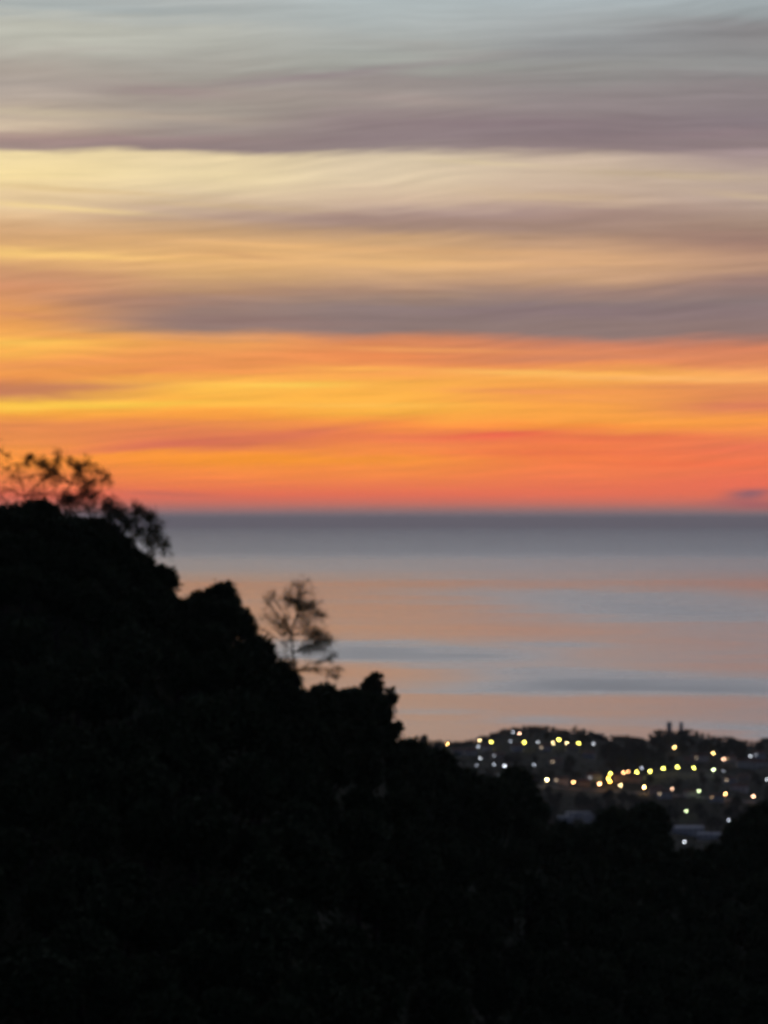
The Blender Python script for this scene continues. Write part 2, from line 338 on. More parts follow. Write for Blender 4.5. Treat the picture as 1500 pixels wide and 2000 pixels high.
SEAP = [(1450,1215,420,90,.05,0),(1150,1162,330,10,.08,.3),(1330,1190,330,16,.09,.3),(640,1268,200,14,.13,-.2),(860,1280,240,16,.13,.3),(1080,1258,110,4,.09,.2),(970,1276,120,5,.07,-.2),
 (1380,1336,300,14,.15,.3),(1120,1328,190,13,.10,-.4),(1010,1312,120,6,.08,-.6),(1180,1347,330,5,.09,0),(850,1390,110,4,.05,.2),(1060,1402,90,5,.06,.2),(1500,1428,170,14,.12,.6),(1050,1128,460,4,.04,0),(880,1352,140,4,.05,.3)]
v = [(0,0,0)]; RS = 200000; n = 180
for k in range(n): v.append((math.cos(2*math.pi*k/n)*RS, math.sin(2*math.pi*k/n)*RS, 0))
tag(link('sea', mesh('sea', v, [(0, 1+k, 1+(k+1)%n) for k in range(n)], mat('sea_water', sea))), kind='structure')

# ------------------------------------------------------------------ dense trees of the dark hillside
def crown_mesh(name, seed, nleaf, size, kind='round', m=None):
    rng = np.random.default_rng(seed); P = []
    if kind == 'cone':
        for i in range(nleaf):
            h = rng.uniform(-1, 1.25); w = (1.25-h)/2.25; th = rng.uniform(0, 6.283)
            tier = .75+.25*math.sin(h*16+1.5*math.sin(th*2)); r = (w**.8)*.85*tier*math.sqrt(rng.uniform(.1, 1))
            P.append((r*math.cos(th), r*math.sin(th), h-.12*r))
    else:
        lobes = [((0,0,0), .72)] if kind == 'round' else [((0,0,-.2), .55)]
        for i in range(22 if kind == 'round' else 24):
            th = rng.uniform(0, 6.283); ph = rng.uniform(-.9, 1.45); rr = rng.uniform(.48, .66) if kind == 'round' else rng.uniform(.4, .85)
            lobes.append(((rr*math.cos(th)*math.cos(ph), rr*math.sin(th)*math.cos(ph), rr*math.sin(ph)), rng.uniform(.24, .38) if kind == 'round' else rng.uniform(.10, .20)))
        w = np.array([r*r for c, r in lobes]); w /= w.sum()
        for i in range(nleaf):
            c, r = lobes[rng.choice(len(lobes), p=w)]; d = rng.normal(size=3); d /= np.linalg.norm(d)
            k = r*rng.uniform(.55, 1.05)*(1+.17*rng.normal())
            P.append((c[0]+d[0]*k, c[1]+d[1]*k, c[2]+d[2]*k))
        for i in range(int(nleaf/60)):                       # loose outer sprays
            d = rng.normal(size=3); d[2] = abs(d[2])*.9-.2; d /= np.linalg.norm(d); c, r = lobes[rng.integers(1, len(lobes))]
            for k in range(7): q = r*.9+k*.022; P.append(tuple(np.array(c)+d*q+rng.normal(size=3)*.012))
    v, f = leaves(np.array(P), size, rng)
    return mesh(name, v, f, m or M['leaf'])
def trunk_mesh(name, seed, m=None):
    rng = random.Random(seed); b = MB(); x, y = rng.uniform(-.1,.1), rng.uniform(-.1,.1)
    b.tube([(0,0,-2.3),(x*.5,y*.5,-1.4),(x,y,-.6),(x*1.3,y,.25)], [.11,.085,.065,.03], 7)
    for k in range(6):
        th = k*1.05+rng.uniform(-.3,.3); z = rng.uniform(-1.1,-.2); L = rng.uniform(.45,.7)
        b.tube([(x,y,z),(x+L*.5*math.cos(th), y+L*.5*math.sin(th), z+.28),(x+L*math.cos(th), y+L*math.sin(th), z+.7)], [.045,.03,.012], 5)
    return b.mesh(name, m or M['bark'])
ROUND = [(crown_mesh('crown', s, 5600, .085), trunk_mesh('trunk', s)) for s in range(6)]
CONE = [(crown_mesh('crown', 40+s, 2600, .085, 'cone'), trunk_mesh('trunk', 40+s)) for s in range(2)]
TUFT = [(crown_mesh('crown', 60+s, 2200, .12, 'tuft'), trunk_mesh('trunk', 60+s)) for s in range(3)]
def place_tree(name, proto, loc, sc, rz, label, cat, group=None, squash=1.0):
    e = link(name, None, None, loc); e.empty_display_size = .5; e.scale = (sc, sc, sc*squash); e.rotation_euler = (0,0,rz)
    tag(e, label, cat, group)
    zb = 2.3
    for nm, me in (('crown', proto[0]), ('trunk', proto[1])):
        o = link(nm, me, e, (0,0,zb))
    return e
GS = 'trees along the skyline of the dark hillside'
SKY_TREES = [  # x, y of crown centre, radius (photo pixels), kind, label
 (-55,1030,58,'r','wide dark tree cut by the left edge, beside the hilltop thin tree'),
 (18,1040,55,'r','dense round treetop under the open branches at the left edge'),
 (75,1021,49,'r','highest dense dome of black foliage on the hilltop'),
 (130,1052,50,'r','dense black crown directly below the trunk of the hilltop thin tree'),
 (186,1060,53,'r','dense black crown right of the hilltop thin tree, at its foot'),
 (232,1094,49,'r','dense black crown beneath the drooping sparse tree on the upper slope'),
 (268,1122,44,'r','small dense crown under the tip of the drooping sparse tree'),
 (320,1141,37,'r','black shrubby crown forming the shoulder above the first notch of the slope'),
 (392,1190,38,'r','low dense crown in the notch left of the rounded black dome tree'),
 (433,1181,45,'r','rounded black dome tree standing up from the middle of the slope'),
 (462,1226,42,'r','dense crown just below and right of the rounded black dome tree'),
 (503,1286,45,'r','dense black crown left of the foot of the feathery see-through tree'),
 (547,1336,45,'r','dense black crown under the trunk of the feathery see-through tree'),
 (580,1392,47,'r','dense black crown at the gap right of the feathery tree'),
 (636,1376,43,'r','low mounded crown between the feathery tree and the narrow treetop'),
 (690,1386,47,'r','broad dark crown just left of the narrow treetop'),
 (733,1343,28,'r','narrow dark treetop standing highest above the lower slope'),
 (732,1398,42,'r','dense crown beneath the narrow treetop at the end of the slope'),
 (764,1362,19,'r','small tufted treetop leaning out over the sea right of the narrow treetop'),
 (716,1352,20,'r','small ragged treetop just left of the narrow treetop'),
 (440,1152,20,'r','ragged topmost sprig of the rounded black dome tree'),
 (752,1442,37,'r','dense black crown meeting the sea at the foot of the slope'),
 (779,1420,12,'r','small light leafy shoot sticking out over the pink water'),
 (806,1496,52,'r','black crown in front of the left end of the town ridge'),
 (856,1520,54,'r','black crown below the leftmost orange street lamp'),
 (906,1549,50,'r','dark low crown under the left cluster of town lights'),
 (955,1562,49,'r','dark crown filling the dip left of the tall rounded valley tree'),
 (1010,1537,43,'r','tall rounded black valley tree left of the brightest cream lamp'),
 (1035,1590,40,'r','lower black crown on the right flank of the rounded valley tree'),
 (1098,1652,47,'r','black crown below the pale flat roofs'),
 (1148,1660,47,'r','black crown in the dip left of the twin valley trees'),
 (1192,1620,42,'r','left tree of the black clump that rises in the valley'),
 (1233,1621,42,'r','middle tree of the black clump that rises in the valley'),
 (1268,1606,43,'r','right and highest tree of the black clump that rises in the valley'),
 (1287,1656,34,'r','low black crown on the right foot of the valley clump'),
 (1348,1702,46,'r','black crown below the long pale shed roof'),
 (1398,1692,44,'r','black crown right below the end of the long pale shed roof'),
 (1440,1650,46,'r','black crown at the start of the dark rise on the right edge'),
 (1484,1618,50,'r','dark crown on the rise at the right edge of the picture'),
 (1528,1600,48,'r','black crown cut by the right edge, on top of the dark rise'),
]
for i, (cx, cy, r, k, lab) in enumerate(SKY_TREES):
    d = Dr(cx)+(-6 if i%2 else 4); c = at(cx, cy, d); s = r/F*d/ (.92 if k == 'r' else 1.0)
    pr = TUFT[i%3] if r < 30 else ROUND[i%6]
    gz = ground(cx, d); 
    place_tree('broadleaf_tree' if k == 'r' else 'conifer_tree', pr, (c.x, c.y, c.z-2.3*s), s, i*1.7, lab, 'tree', GS)
rng = random.Random(3); cnt = 0
rows = 12
for j in range(1, rows-2):
    fr = .74+.205*j/(rows-1)
    px = -60+rng.uniform(0, 60)
    while px < 1570:
        D = Dr(px); d = D*fr+rng.uniform(-5,5); s = rng.uniform(3.6,5.2); rp = s*F/d
        g = ground(px, d); c = at(px, 0, d); zc = g+2.0*s
        top = EY+(H-(zc+s*.95))/d*F
        lim = max(out_y(px-rp*.5), out_y(px), out_y(px+rp*.5), out_y(px+rp*.85))+8
        if top < lim:
            zc -= (lim-top)/F*d
        if EY+(H-(zc+s))/d*F < 2010:
            place_tree('broadleaf_tree', ROUND[rng.randrange(6)], ((px-750)/F*d, d, zc-2.3*s), s, rng.uniform(0,6.28),
                'dense tree lost among many in the black wooded slope below the skyline', 'tree', 'trees inside the black wooded slope'); cnt += 1
        px += rp*rng.uniform(1.35,1.8)
for px, dy in [(q, 56) for q in range(-70, 1580, 46)]+[(q, 105) for q in range(-90, 1580, 50)]+[(q, 165) for q in range(-70, 1580, 60)]:
    d = Dr(px)-12-(dy-56)*.2; cy = max(out_y(px-34), out_y(px), out_y(px+34))+dy; s = 50/F*d; c = at(px, cy, d)
    place_tree('broadleaf_tree', ROUND[rng.randrange(6)], (c.x, c.y, c.z-2.3*s), s, rng.uniform(0,6.28),
        'dense tree lost among many in the black wooded slope below the skyline', 'tree', 'trees inside the black wooded slope'); cnt += 1
print('slope trees', cnt)
# undergrowth closing the gaps between trunks
r2 = np.random.default_rng(5); P = []
while len(P) < 60000:
    px = r2.uniform(-250, 1750); D = Dr(px); d = D*r2.uniform(.70, 1.0)
    P.append(((px-750)/F*d, d, ground(px, d)+abs(r2.normal())*1.1))
v, f = leaves(np.array(P), .42, r2)
tag(link('undergrowth', mesh('undergrowth', v, f, M['leaf'])), 'low dark scrub covering the ground between the trees of the black slope', 'undergrowth', kind='stuff')

# ------------------------------------------------------------------ open, thinly leaved trees
def thin_tree(name, d, trunk, clumps, seed, label, leafsize=.16, density=1.0, limb=.05):
    """trunk: list of (px,py,radius m); clumps: (px,py,radius px,weight, attach index)"""
    rg = random.Random(seed); nr = np.random.default_rng(seed)
    base = at(trunk[0][0], trunk[0][1], d); root = link(name, None, None, base); tag(root, label, 'tree')
    b = MB(); tp = [at(x, y, d+rg.uniform(-.6,.6))-base for x, y, r in trunk]
    b.tube(tp, [r for x, y, r in trunk], 7)
    bb = MB(); L = []
    for (x, y, r, w, k) in clumps:
        dd = d+rg.uniform(-2.2, 2.2); c = at(x, y, dd)-base; s = tp[k]; rm = r/F*d
        mid = s.lerp(c, .5)+Vector((rg.uniform(-.25,.25), rg.uniform(-.3,.3), rg.uniform(-.15,.35)))*max(.4,(c-s).length*.25)
        pts = [s, s.lerp(mid,.6), mid, mid.lerp(c,.6)+Vector((rg.uniform(-.1,.1),0,rg.uniform(-.1,.1))), c]
        bb.tube(pts, [limb*1.5, limb*1.3, limb, limb*.75, limb*.4], 5)
        for q in range(int(5+r*.35)):                        # twigs
            e = c+Vector([rg.gauss(0, .75)*rm for _ in range(3)]); o = pts[rg.choice((2,3,4))]
            m2 = o.lerp(e, .55)+Vector((rg.uniform(-.2,.2), rg.uniform(-.2,.2), rg.uniform(-.2,.2)))*rm
            bb.tube([o, m2, e], [limb*.6, limb*.45, limb*.25], 4)
            n = max(3, int(w*density*(6+r*r*.16)))
            pts_l = np.array(e)[None]+nr.normal(size=(n,3))*rm*.46
            L.append(pts_l)
    bb.add(b.v, []) if False else None
    b.build('trunk', M['bark'], root)
    bb.build('branches', M['bark'], root)
    v, f = leaves(np.concatenate(L), leafsize, nr)
    link('crown', mesh('crown', v, f, M['leaf_thin']), root)
    return root
thin_tree('sparse_tree', 606, [(132,1040,.20),(128,1005,.16),(120,975,.13),(140,945,.10),(150,915,.07)],
 [(58,898,9,1.0,3),(87,908,12,.9,3),(108,920,12,.9,3),(148,908,10,1.0,4),(170,905,10,.7,4),(155,930,11,1.0,4),(172,948,12,.9,3),(195,925,9,.5,4),(205,938,9,.8,3),(190,968,11,.8,2),(125,972,13,.9,2),(150,972,13,1.0,2),(140,990,12,.8,1),(110,940,10,.4,3),(112,893,9,.4,4),(176,992,12,.7,1),(205,990,12,.8,1)],
 11, 'thin hilltop tree with curling open branches against the orange sky', .13, 3.4, .06)
thin_tree('sparse_tree', 604, [(38,1030,.16),(42,1000,.13),(48,970,.10),(40,935,.08),(30,905,.05)],
 [(20,930,12,.25,3),(35,915,10,.3,4),(60,930,11,.35,3),(72,955,11,.5,2),(85,940,10,.5,2),(12,955,12,.3,2),(30,965,11,.3,2),(55,905,9,.3,4),(5,970,10,.4,1),(65,972,10,.6,2),(92,965,9,.4,2),(10,915,10,.3,4),(38,942,9,.4,3),(95,925,9,.5,3)],
 12, 'leftmost thin tree with fine lacy twigs above the hilltop dome', .11, 2.0, .05)
thin_tree('sparse_tree', 600, [(-60,1010,.2),(-48,950,.16),(-30,900,.12),(-8,874,.08),(8,886,.07),(24,896,.04)],
 [(16,890,7,.6,4),(-10,880,10,1,3),(-30,890,18,1,2),(-50,910,20,1,1),(-40,950,16,.8,1)],
 13, 'mostly hidden tree whose single branch dips in from the left edge', .15, .8, .05)
thin_tree('sparse_tree', 598, [(232,1080,.2),(236,1050,.16),(248,1025,.12),(268,1015,.10),(290,1030,.07),(306,1055,.05)],
 [(212,990,11,1.2,2),(225,998,12,1.1,2),(236,1012,13,1.1,1),(262,1000,10,.9,3),(270,998,10,1.2,3),(284,1012,12,1.2,3),(295,1035,12,1.2,4),(305,1052,12,1.2,5),(316,1066,9,1.0,5),(318,1078,5,.5,5),(250,1032,14,.9,2),(270,1040,14,.8,3),(285,1060,12,.7,4),(218,1020,12,1.0,1),(298,1075,9,.5,4),(255,1018,9,.7,2)],
 14, 'drooping sparse tree leaning downhill over the upper slope', .13, 3.0, .055)
thin_tree('sparse_tree', 604, [(580,1350,.20),(578,1310,.16),(572,1275,.14),(570,1240,.12),(578,1205,.09),(583,1175,.06)],
 [(530,1166,10,.5,3),(524,1175,9,.4,3),(560,1168,10,.9,5),(570,1176,10,1.0,5),(583,1143,11,.5,5),(598,1155,9,.5,5),(590,1180,12,1.0,5),(602,1192,11,1.0,4),(617,1200,8,.9,4),(632,1198,8,.8,4),(600,1213,8,1.0,4),(586,1190,10,.8,4),(552,1205,8,.8,3),(558,1222,8,.8,3),(553,1240,7,.8,3),(530,1212,10,.3,3),(515,1205,9,.2,3),(515,1230,9,.3,2),(540,1200,9,.3,3),(578,1225,9,.4,3),(615,1232,9,.7,3),(605,1240,11,.7,3),(596,1226,9,.7,4),(585,1160,11,.6,5),(610,1180,10,.7,4),(545,1222,9,.5,3),(632,1258,11,.8,2),(625,1240,11,.8,3),(618,1256,12,1.0,2),(640,1250,9,1.0,2),(608,1268,11,.7,2),(565,1252,10,.5,3),(590,1262,10,.4,2),(555,1282,9,.5,2),(572,1296,10,.6,1),(650,1284,8,.8,1),(640,1286,7,.5,1),(618,1305,8,.7,1),(652,1313,8,.8,1),(664,1308,6,.6,1),(598,1300,9,.3,1),(630,1270,9,.5,2),(660,1325,7,.5,1)],
 15, 'feathery see-through tree rising above the slope against the sea', .115, 2.6, .045)

# ------------------------------------------------------------------ the town on the far hills
FAR = [(crown_mesh('crown', 80+s, 420, .20, 'round', M['far_leaf']), trunk_mesh('trunk', 80+s)) for s in range(5)]
def spot(px, py, h=0.0):
    """where on the far slope a thing of height h shows its top at this bearing and depression"""
    best = None; d = 4520
    while d < 5900:
        z = ground(px, d)+h; q = EY+(H-z)/d*F
        if q <= py: return d, z-h
        d += 4
    return 5895, ground(px, 5895)
LAMPS = [ # px, py, colour, brightness, label
 (873.7,1453,'warm',1.0,'leftmost street lamp on the town ridge, small and warm orange'),
 (847,1486,'grey',.12,'faintest grey lamp beside the black trees, left end of town'),
 (884,1490,'amber',1.0,'lone amber lamp below the leftmost ridge lamp, near the black trees'),
 (936.6,1446,'cream',.9,'upper cream lamp of the vertical pair at the left of the ridge'),
 (934,1459,'grey',.4,'dim lamp right below the cream lamp of the vertical pair'),
 (959,1450,'yellow',1.2,'bright yellow lamp right of the vertical pair on the left ridge'),
 (938,1481,'white',.42,'soft white lamp midway down the left slope of town'),
 (931,1494.5,'grey',.14,'very faint lamp under the soft white lamp on the left slope'),
 (964.5,1493,'grey',.26,'dim grey lamp left of the clear white lamp by the valley tree'),
 (985.7,1496.5,'white',.85,'clear white lamp just left of the tall rounded valley tree'),
 (975,1514,'grey',.10,'barely visible violet grey lamp under the clear white lamp'),
 (1001.7,1430,'grey',.35,'dim left lamp of the high pair near the first hilltop'),
 (1014.4,1432.7,'pink',.85,'pinkish right lamp of the high pair near the first hilltop'),
 (996.6,1448,'grey',.22,'faint grey lamp left of the yellow lamp below the first hilltop'),
 (1024,1450.4,'yellow',1.3,'bright yellow lamp directly below the first hilltop'),
 (1050.6,1449.7,'white',.38,'dim white lamp between two yellow groups under the first hilltop'),
 (1080,1451,'cream',.9,'lower left lamp of the close row of four on the ridge'),
 (1091.6,1444.6,'yellow',1.3,'uppermost yellow lamp of the close row of four on the ridge'),
 (1106.8,1451,'cream',.95,'cream lamp between the two brightest of the row of four'),
 (1129.6,1451.4,'yellow',1.4,'last and brightest yellow lamp of the row of four on the ridge'),
 (1158.8,1452.7,'white',.5,'dim white lamp at the right end of the first ridge'),
 (1043,1494,'grey',.32,'dim grey lamp above the right flank of the rounded valley tree'),
 (1068.3,1522.6,'cream',2.2,'largest cream lamp, alone right of the rounded valley tree'),
 (1119.5,1527.7,'peach',1.1,'peach coloured lamp with a glow on the road left of the amber cluster'),
 (1317,1460,'warm',1.1,'single warm lamp below the two hilltop towers'),
 (1393,1471.7,'warm',.95,'upper lamp of the slanting pair on the right hill'),
 (1412.6,1482.6,'pink',.85,'lower pinkish lamp of the slanting pair on the right hill'),
 (1465.3,1477,'white',.5,'bluish white lamp high on the far right hill'),
 (1412.6,1506,'grey',.12,'very faint lamp right of the last yellow lamp of the rising street'),
 (1498,1523,'white',.5,'white lamp cut by the right edge of the picture'),
 (1191.7,1511,'yellow',1.3,'top yellow lamp of the tight amber cluster'),
 (1201,1514,'peach',.6,'small peach lamp on the right side of the amber cluster'),
 (1188,1520.6,'amber',2.6,'middle amber lamp of the tight amber cluster'),
 (1191,1527,'amber',2.4,'lowest amber lamp of the tight amber cluster'),
 (1170.7,1531,'peach',1.8,'lamp at the lower left corner of the amber cluster'),
 (1212,1534,'cream',.9,'cream lamp just below and right of the amber cluster'),
 (1217.5,1508.7,'peach',1.0,'peach lamp starting the rising street right of the amber cluster'),
 (1226.4,1506.7,'peach',.6,'dimmer peach lamp second in the rising street'),
 (1243.4,1508.7,'yellow',1.1,'third lamp of the rising street, yellow'),
 (1253,1499.6,'grey',.35,'dim white lamp above the rising street, by its fourth lamp'),
 (1269,1506.7,'yellow',1.4,'bright yellow lamp left of the evenly spaced four'),
 (1295.3,1501,'yellow',1.4,'first of the evenly spaced yellow lamps over the dark slope'),
 (1323,1498,'yellow',1.4,'highest of the evenly spaced yellow lamps over the dark slope'),
 (1355,1499.8,'yellow',1.4,'evenly spaced yellow lamp just right of the highest'),
 (1393.6,1503.6,'lime',1.1,'greenish yellow lamp ending the evenly spaced row on the right'),
 (1258,1537.6,'warm',2.2,'lamp with an orange glow beneath it on the lower road'),
 (1312.5,1542,'pink',.5,'dim pinkish lamp on the lower road, second after the orange glow'),
 (1365,1545.4,'lime',.6,'greenish white lamp in the middle of the lower road'),
 (1416.4,1551,'peach',1.1,'peach lamp on the lower road with a faint glow on the ground'),
 (1471,1555.3,'pink',1.0,'last lamp of the lower road, near the right edge'),
 (1340,1585,'lime',.5,'lone dim greenish lamp above the long pale shed roof'),
 (1422.7,1601.7,'grey',.4,'lone grey lamp above the dark rise on the right'),
 (1336.6,1644.7,'white',.55,'lowest white lamp, in front of the long pale shed'),
]
LC = {'warm':(1,.56,.18),'amber':(1,.42,.05),'cream':(1,.76,.36),'yellow':(1,.84,.13),'peach':(1,.46,.18),'pink':(1,.58,.36),'white':(.85,.92,1),'grey':(.78,.86,1),'lime':(.80,1,.50)}
LE = {}
pm = MB(); pm.tube([(0,0,0),(0,0,4),(0,0,8.0)], [.14,.11,.08], 8); POLE = pm.mesh('pole', M['steel'])
pm = MB(); pm.tube([(0,0,7.9),(0,-.5,8.5),(0,-1.3,8.75)], [.08,.07,.06], 6); ARM = pm.mesh('arm', M['steel'])
pm = MB(); pm.tube([(0,0,0),(0,0,.25),(0,0,.5)], [.30,.26,.16], 8); BASE = pm.mesh('base', M['steel'])
LPX = []
for px, py, c, br, lab in LAMPS:
    d, z = spot(px, py, 8.6)
    e = link('street_lamp', None, None, ((px-750)/F*d, d, z)); tag(e, lab, 'street lamp', 'lit lamps of the hillside town')
    link('base', BASE, e); link('pole', POLE, e); link('arm', ARM, e)
    key = (c, round(br, 2))
    if key not in LE:
        s = emit('lamp_light', LC[c], (17 if c in ('grey','white') else 32 if c in ('cream','pink','lime') else 42)*br); hm = MB(); hm.sphere((0,-1.6,8.6), .85, .62, 12, 8); LE[key] = hm.mesh('lamp_head', s, True)
    link('lamp_head', LE[key], e).scale = (1,1,1); LPX.append((px, py, d))
# houses
LIT = [emit('lit_window', (1,.62,.30), 2), emit('lit_window', (1,.75,.50), 3), emit('lit_window', (.85,.9,1), 2.2)]
def house(px, py, w, dp, h, rz, wall, roof, lab, kind='gable', nwin=3, lit=0):
    d, z = spot(px, py, h*.5); x = (px-750)/F*d
    e = link({'gable':'house','flat':'flat_roofed_building','shed':'industrial_shed'}[kind], None, None, (x, d, z)); e.rotation_euler = (0,0,rz)
    tag(e, lab, 'building', 'buildings of the hillside town')
    b = MB(); b.box(-w/2, w/2, -dp/2, dp/2, -5, h); b.build('wall', M[wall], e)
    r = MB()
    if kind == 'flat':
        r.box(-w/2-.25, w/2+.25, -dp/2-.25, dp/2+.25, h+.003, h+.5)
    else:
        k = dp*(.30 if kind == 'gable' else .12); o = .5
        r.add([(-w/2-o,-dp/2-o,h+.02),(w/2+o,-dp/2-o,h+.02),(w/2+o,dp/2+o,h+.02),(-w/2-o,dp/2+o,h+.02),(-w/2-o,0,h+k),(w/2+o,0,h+k)],
              [(0,1,5,4),(3,4,5,2),(0,4,3),(1,2,5),(0,3,2,1)])
    ro = r.build('roof', M[roof], e)
    if kind == 'gable':
        cm = MB(); cm.box(w*.22, w*.22+.8, -.5, .4, h+.6, h+dp*.30+1.2); cm.build('chimney', M['plaster'], ro)
    storeys = max(1, int(h//3))
    for s in range(storeys):
        for q in range(nwin):
            cx = -w/2+w*(q+.5)/nwin; z0 = s*3+1.0
            if s == 0 and q == nwin//2:
                dm = MB(); dm.box(cx-.6, cx+.6, -dp/2-.06, -dp/2+.02, 0, 2.2); dm.build('door', M['wood'], e); continue
            fm = MB(); W2 = .65
            for bx in ((cx-W2-.1,cx-W2,z0-.1,z0+1.5),(cx+W2,cx+W2+.1,z0-.1,z0+1.5),(cx-W2,cx+W2,z0-.1,z0),(cx-W2,cx+W2,z0+1.4,z0+1.5)):
                fm.box(bx[0], bx[1], -dp/2-.08, -dp/2+.02, bx[2], bx[3])
            wn = fm.build('window', M['plaster'], e)
            gm = MB(); gm.box(cx-W2, cx+W2, -dp/2-.03, -dp/2+.015, z0, z0+1.4); gm.build('pane', LIT[lit%3] if (q == 0 and s == storeys-1 and lit) else M['glass'], wn)
    return e
HOUSES = [
 (1336,1622,44,18,7,.10,'plaster','sheet','long pale roofed shed at the valley floor behind the black trees','shed',7),
 (1385,1634,26,16,6,-.15,'plaster','sheet','smaller pale roofed shed at the right end of the long shed','shed',4),
 (1130,1592,30,14,6,.12,'plaster','sheet','pale flat roofed building left of the black valley clump','flat',4),
 (1104,1600,18,12,6,-.1,'plaster','sheet','small pale roofed building at the left end of the pale flat roofs','flat',3),
 (1151,1600,14,12,7,.2,'plaster','sheet','blocky pale building close to the left tree of the valley clump','flat',3),
 (1456,1493,24,12,8,.1,'plaster','tiles','wide pale house under the bluish white lamp at the far right','gable',4),
 (1484,1494,20,12,7,-.1,'plaster','tiles','pale house right of the wide pale house on the far right hill','gable',3),
 (1482,1476,16,10,7,.2,'plaster','tiles','pale house up beside the bluish white lamp, near the right edge','gable',3),
 (1444,1540,20,11,6,-.4,'plaster','tiles','pale house above the last stretch of the lower road','gable',3),
 (1425,1526,16,10,6,.2,'plaster','tiles','small house below the greenish yellow lamp, to its right','gable',3),
 (1452,1520,15,10,6,.0,'plaster_warm','tiles','ochre house between the wide pale house and the lower road','gable',3),
 (1368,1482,20,11,7,.1,'plaster','tiles','house left of the slanting lamp pair on the right hill','gable',3),
 (1348,1488,14,10,6,-.2,'plaster_warm','tiles','small ochre house under the single warm lamp, to its right','gable',3),
 (1425,1484,14,10,6,.2,'plaster','tiles','small house right beside the lower lamp of the slanting pair','gable',3),
 (1171,1438,12,9,7,.0,'plaster','sheet','tiny pale building on the skyline at the right end of the first ridge','flat',2),
 (1216,1521,22,11,7,.1,'plaster_warm','tiles','wide house directly below the start of the rising street','gable',4),
 (1240,1522,16,10,6,-.1,'plaster_warm','tiles','ochre house below the third lamp of the rising street','gable',3),
 (1160,1520,18,10,7,.2,'plaster','tiles','house lit from the right by the amber cluster','gable',3),
 (1140,1531,16,10,6,.0,'plaster_warm','tiles','ochre house between the peach lamp and the amber cluster','gable',3),
 (1096,1526,18,10,6,-.1,'plaster','tiles','house between the largest cream lamp and the peach lamp','gable',3),
 (1280,1545,16,10,6,.1,'plaster_warm','tiles','ochre house on the lower road right of the orange glow','gable',3),
 (1298,1553,18,10,6,-.1,'plaster','tiles','house left of the dim pinkish lamp on the lower road','gable',3),
 (1350,1552,16,10,6,.1,'plaster','tiles','house beside the greenish white lamp of the lower road','gable',3),
 (1400,1560,18,10,6,-.1,'plaster','tiles','house left of the peach lamp on the lower road','gable',3),
 (950,1462,14,10,6,.0,'plaster','tiles','house under the bright yellow lamp of the left ridge','gable',3),
 (920,1470,16,10,6,.1,'plaster','tiles','house left of the vertical lamp pair, a little lower','gable',3),
 (895,1470,14,9,6,-.1,'plaster','tiles','small house between the leftmost ridge lamp and the amber lamp','gable',3),
 (972,1478,16,10,6,.1,'plaster_warm','tiles','ochre house on the slope above the clear white lamp','gable',3),
 (1010,1462,15,10,6,.1,'plaster','tiles','house just below the yellow lamp under the first hilltop','gable',3),
 (1065,1462,16,10,6,.0,'plaster','tiles','house between the first hilltop lamps and the row of four','gable',3),
 (1118,1462,16,10,6,.1,'plaster_warm','tiles','ochre house under the right half of the row of four','gable',3),
 (1085,1490,16,10,6,.2,'plaster_warm','tiles','lone ochre house on the dark slope under the row of four','gable',3),
 (1150,1476,16,10,6,-.2,'plaster','tiles','house on the dark slope below the right end of the first ridge','gable',3),
]
HPX = []
for i, hs in enumerate(HOUSES):
    house(*hs[:10], nwin=hs[10], lit=(i % 5 if i % 2 and i > 4 else 0)); HPX.append((hs[0], hs[1], hs[2]*F/5300/2))
def tower(px, top, w, lab):
    d = 5893; z = H-(top-EY)/F*d; gz = ground(px, d); x = (px-750)/F*d
    e = link('tower', None, None, (x, d, gz)); tag(e, lab, 'tower', 'small towers on the hilltop'); h = z-gz
    b = MB(); b.box(-w/2, w/2, -w/2, w/2, -2, h-1.6); b.build('shaft', M['plaster'], e)
    b = MB(); b.box(-w/2-.4, w/2+.4, -w/2-.4, w/2+.4, h-1.6+.003, h-.6)
    for sx in (-1, 0, 1):
        for sy in (-1, 0, 1):
            if sx or sy: b.box(sx*w*.42-.5, sx*w*.42+.5, sy*w*.42-.5, sy*w*.42+.5, h-.6+.003, h+.2)
    b.build('parapet', M['plaster'], e)
    b = MB(); b.box(-.6, .6, -w/2-.05, -w/2+.02, h*.45, h*.45+2); b.build('window', M['glass'], e)
tower(1307, 1410, 6.5, 'left and broader of the two small square towers on the hilltop')
tower(1330.5, 1411, 5.0, 'right and slimmer of the two small square towers on the hilltop')
# far trees: along the skyline, then over the slopes
def clear(px, py, rp, d):
    for lx, ly, ld in LPX:
        if abs(px-lx) < rp+6 and abs(py-ly) < rp+6 and d < ld+8: return False
    for k, (hx, hy, hr) in enumerate(HPX):
        if abs(px-hx) < rp*.7+hr and -rp*.6-8 < py-hy < rp+10: return False
    return True
rg = random.Random(21)
px = 788
while px < 1520:
    r = rg.uniform(4.2, 8.0); rm = r/F*5900; s = tsk(px)-5+rg.uniform(-1.5, 2.0)
    if True:
        d = 5880; z = H-(s+r-EY)/F*d; x = (px-750)/F*d
        place_tree('far_tree', FAR[rg.randrange(5)], (x, d, z-2.3*rm), rm, rg.uniform(0,6.28), 'small dark rounded tree on the skyline of the town hills', 'tree', 'trees on the skyline of the town hills')
    px += rg.uniform(6, 12)
for (px, top, r, lab) in ((828,1432,11,'dark lump of a tree standing up at the left end of the town skyline'),(1124,1416,4,'narrow spiky tree poking above the first ridge of the town skyline')):
    d = 5890; rm = r/F*d; pr = (CONE[0] if r < 6 else FAR[1])
    place_tree('far_tree', pr, ((px-750)/F*d, d, H-(top+r*1.1-EY)/F*d-2.3*rm), rm, 0, lab, 'tree', squash=1.0)
cnt = 0; tries = 0
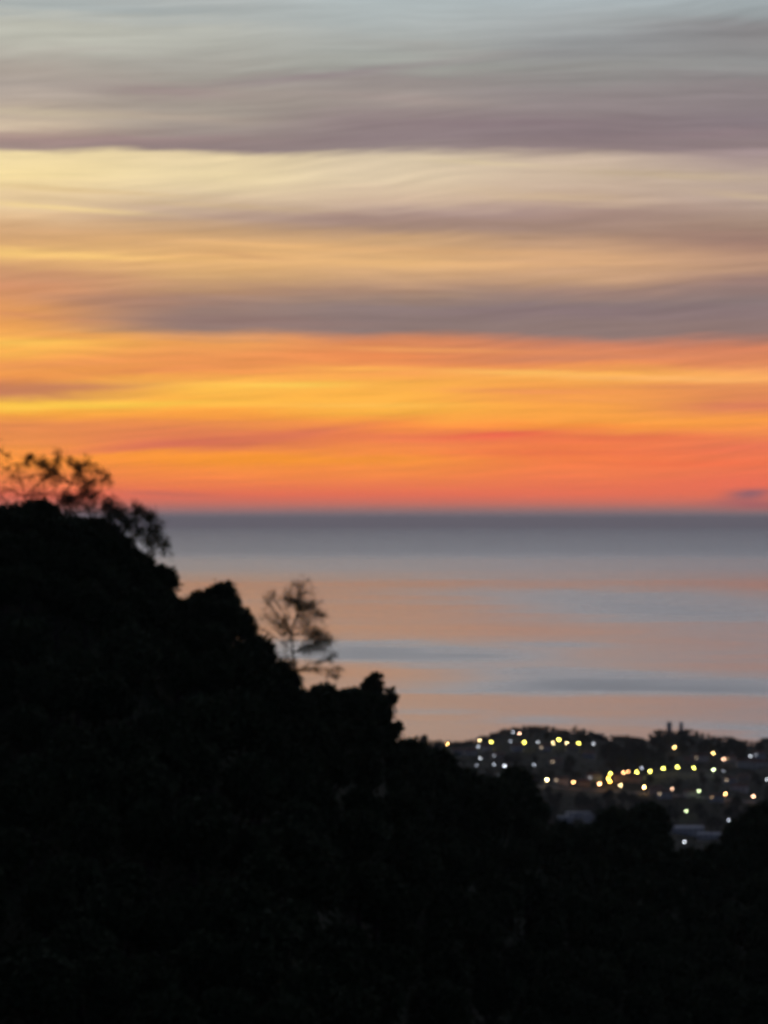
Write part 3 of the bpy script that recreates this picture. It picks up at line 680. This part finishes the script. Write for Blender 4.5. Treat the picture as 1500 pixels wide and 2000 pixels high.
while cnt < 170 and tries < 4000:
    tries += 1
    px = rg.uniform(800, 1510); d = rg.uniform(4750, 5820); s = rg.uniform(4.5, 8.5); g = ground(px, d); rp = s*F/d
    zc = g+1.9*s; py = EY+(H-zc)/d*F
    if py > out_y(px)+12 or py-rp < tsk(px)+3 or not clear(px, py, rp, d): continue
    place_tree('far_tree', FAR[rg.randrange(5)], ((px-750)/F*d, d, g-.3*s), s, rg.uniform(0,6.28), 'dark tree among the houses on the slopes of the far town hills', 'tree', 'trees on the slopes of the town hills'); cnt += 1
# road ribbons under the lamp rows
def road(pts, w=7):
    v = []; f = []; Q = []
    for (x0, y0), (x1, y1) in zip(pts, pts[1:]):
        for k in range(8): Q.append((x0+(x1-x0)*k/8, y0+(y1-y0)*k/8))
    Q.append(pts[-1])
    for i, (px, py) in enumerate(Q):
        d, z = spot(px, py, 0); x = (px-750)/F*d
        for s in (-1, 1): v.append((x, d+s*w/2-3, max(ground(px, d+s*w/2-3), z-.6)+.5))
        if i: f.append((2*i-2, 2*i-1, 2*i+1, 2*i))
    return v, f
RD1 = [(1040,1538),(1068,1536),(1120,1541),(1170,1544),(1212,1547),(1258,1550),(1312,1555),(1365,1558),(1416,1563),(1471,1567),(1520,1566)]
v, f = road(RD1, 14)
tag(link('road', mesh('road', v, f, M['asphalt'])), kind='structure')
RD2 = [(1195,1524),(1243,1522),(1269,1520),(1295,1515),(1323,1512),(1355,1514),(1393,1517),(1430,1520)]
v, f = road(RD2, 10)
tag(link('road', mesh('road', v, f, M['asphalt'])), kind='structure')

P = []
while len(P) < 26000:
    px = r2.uniform(760, 1700); d = r2.uniform(4550, 5890); gq = ground(px, d); q = EY+(H-gq)/d*F
    if any(r[0][0] < px < r[-1][0] and -11 < q-np.interp(px, [a for a,b in r], [b for a,b in r]) < 9 for r in (RD1, RD2)): continue
    if any(abs(px-hx) < hr+3 and -5 < q-hy < 14 for hx, hy, hr in HPX): continue
    P.append(((px-750)/F*d, d, ground(px, d)+abs(r2.normal())*1.6))
v, f = leaves(np.array(P), 1.5, r2)
tag(link('far_scrub', mesh('far_scrub', v, f, M['far_leaf'])), 'dark scrub and gardens covering the town hills between the houses', 'scrub', kind='stuff')
# ------------------------------------------------------------------ haze
hb = MB(); hb.box(-210000, 210000, -210000, 210000, -14, 480)
hz_m = bpy.data.materials.new('air'); hz_m.use_nodes = True; t = hz_m.node_tree; t.nodes.clear()
pv = t.nodes.new('ShaderNodeVolumePrincipled'); mo = t.nodes.new('ShaderNodeOutputMaterial'); t.links.new(pv.outputs[0], mo.inputs['Volume'])
pv.inputs['Color'].default_value = (.86,.88,1.0,1); pv.inputs['Density'].default_value = 1.1e-5; pv.inputs['Anisotropy'].default_value = .6
hzo = hb.build('haze', hz_m); tag(hzo, 'thin bluish evening haze over the hills and the sea', 'haze', kind='stuff')
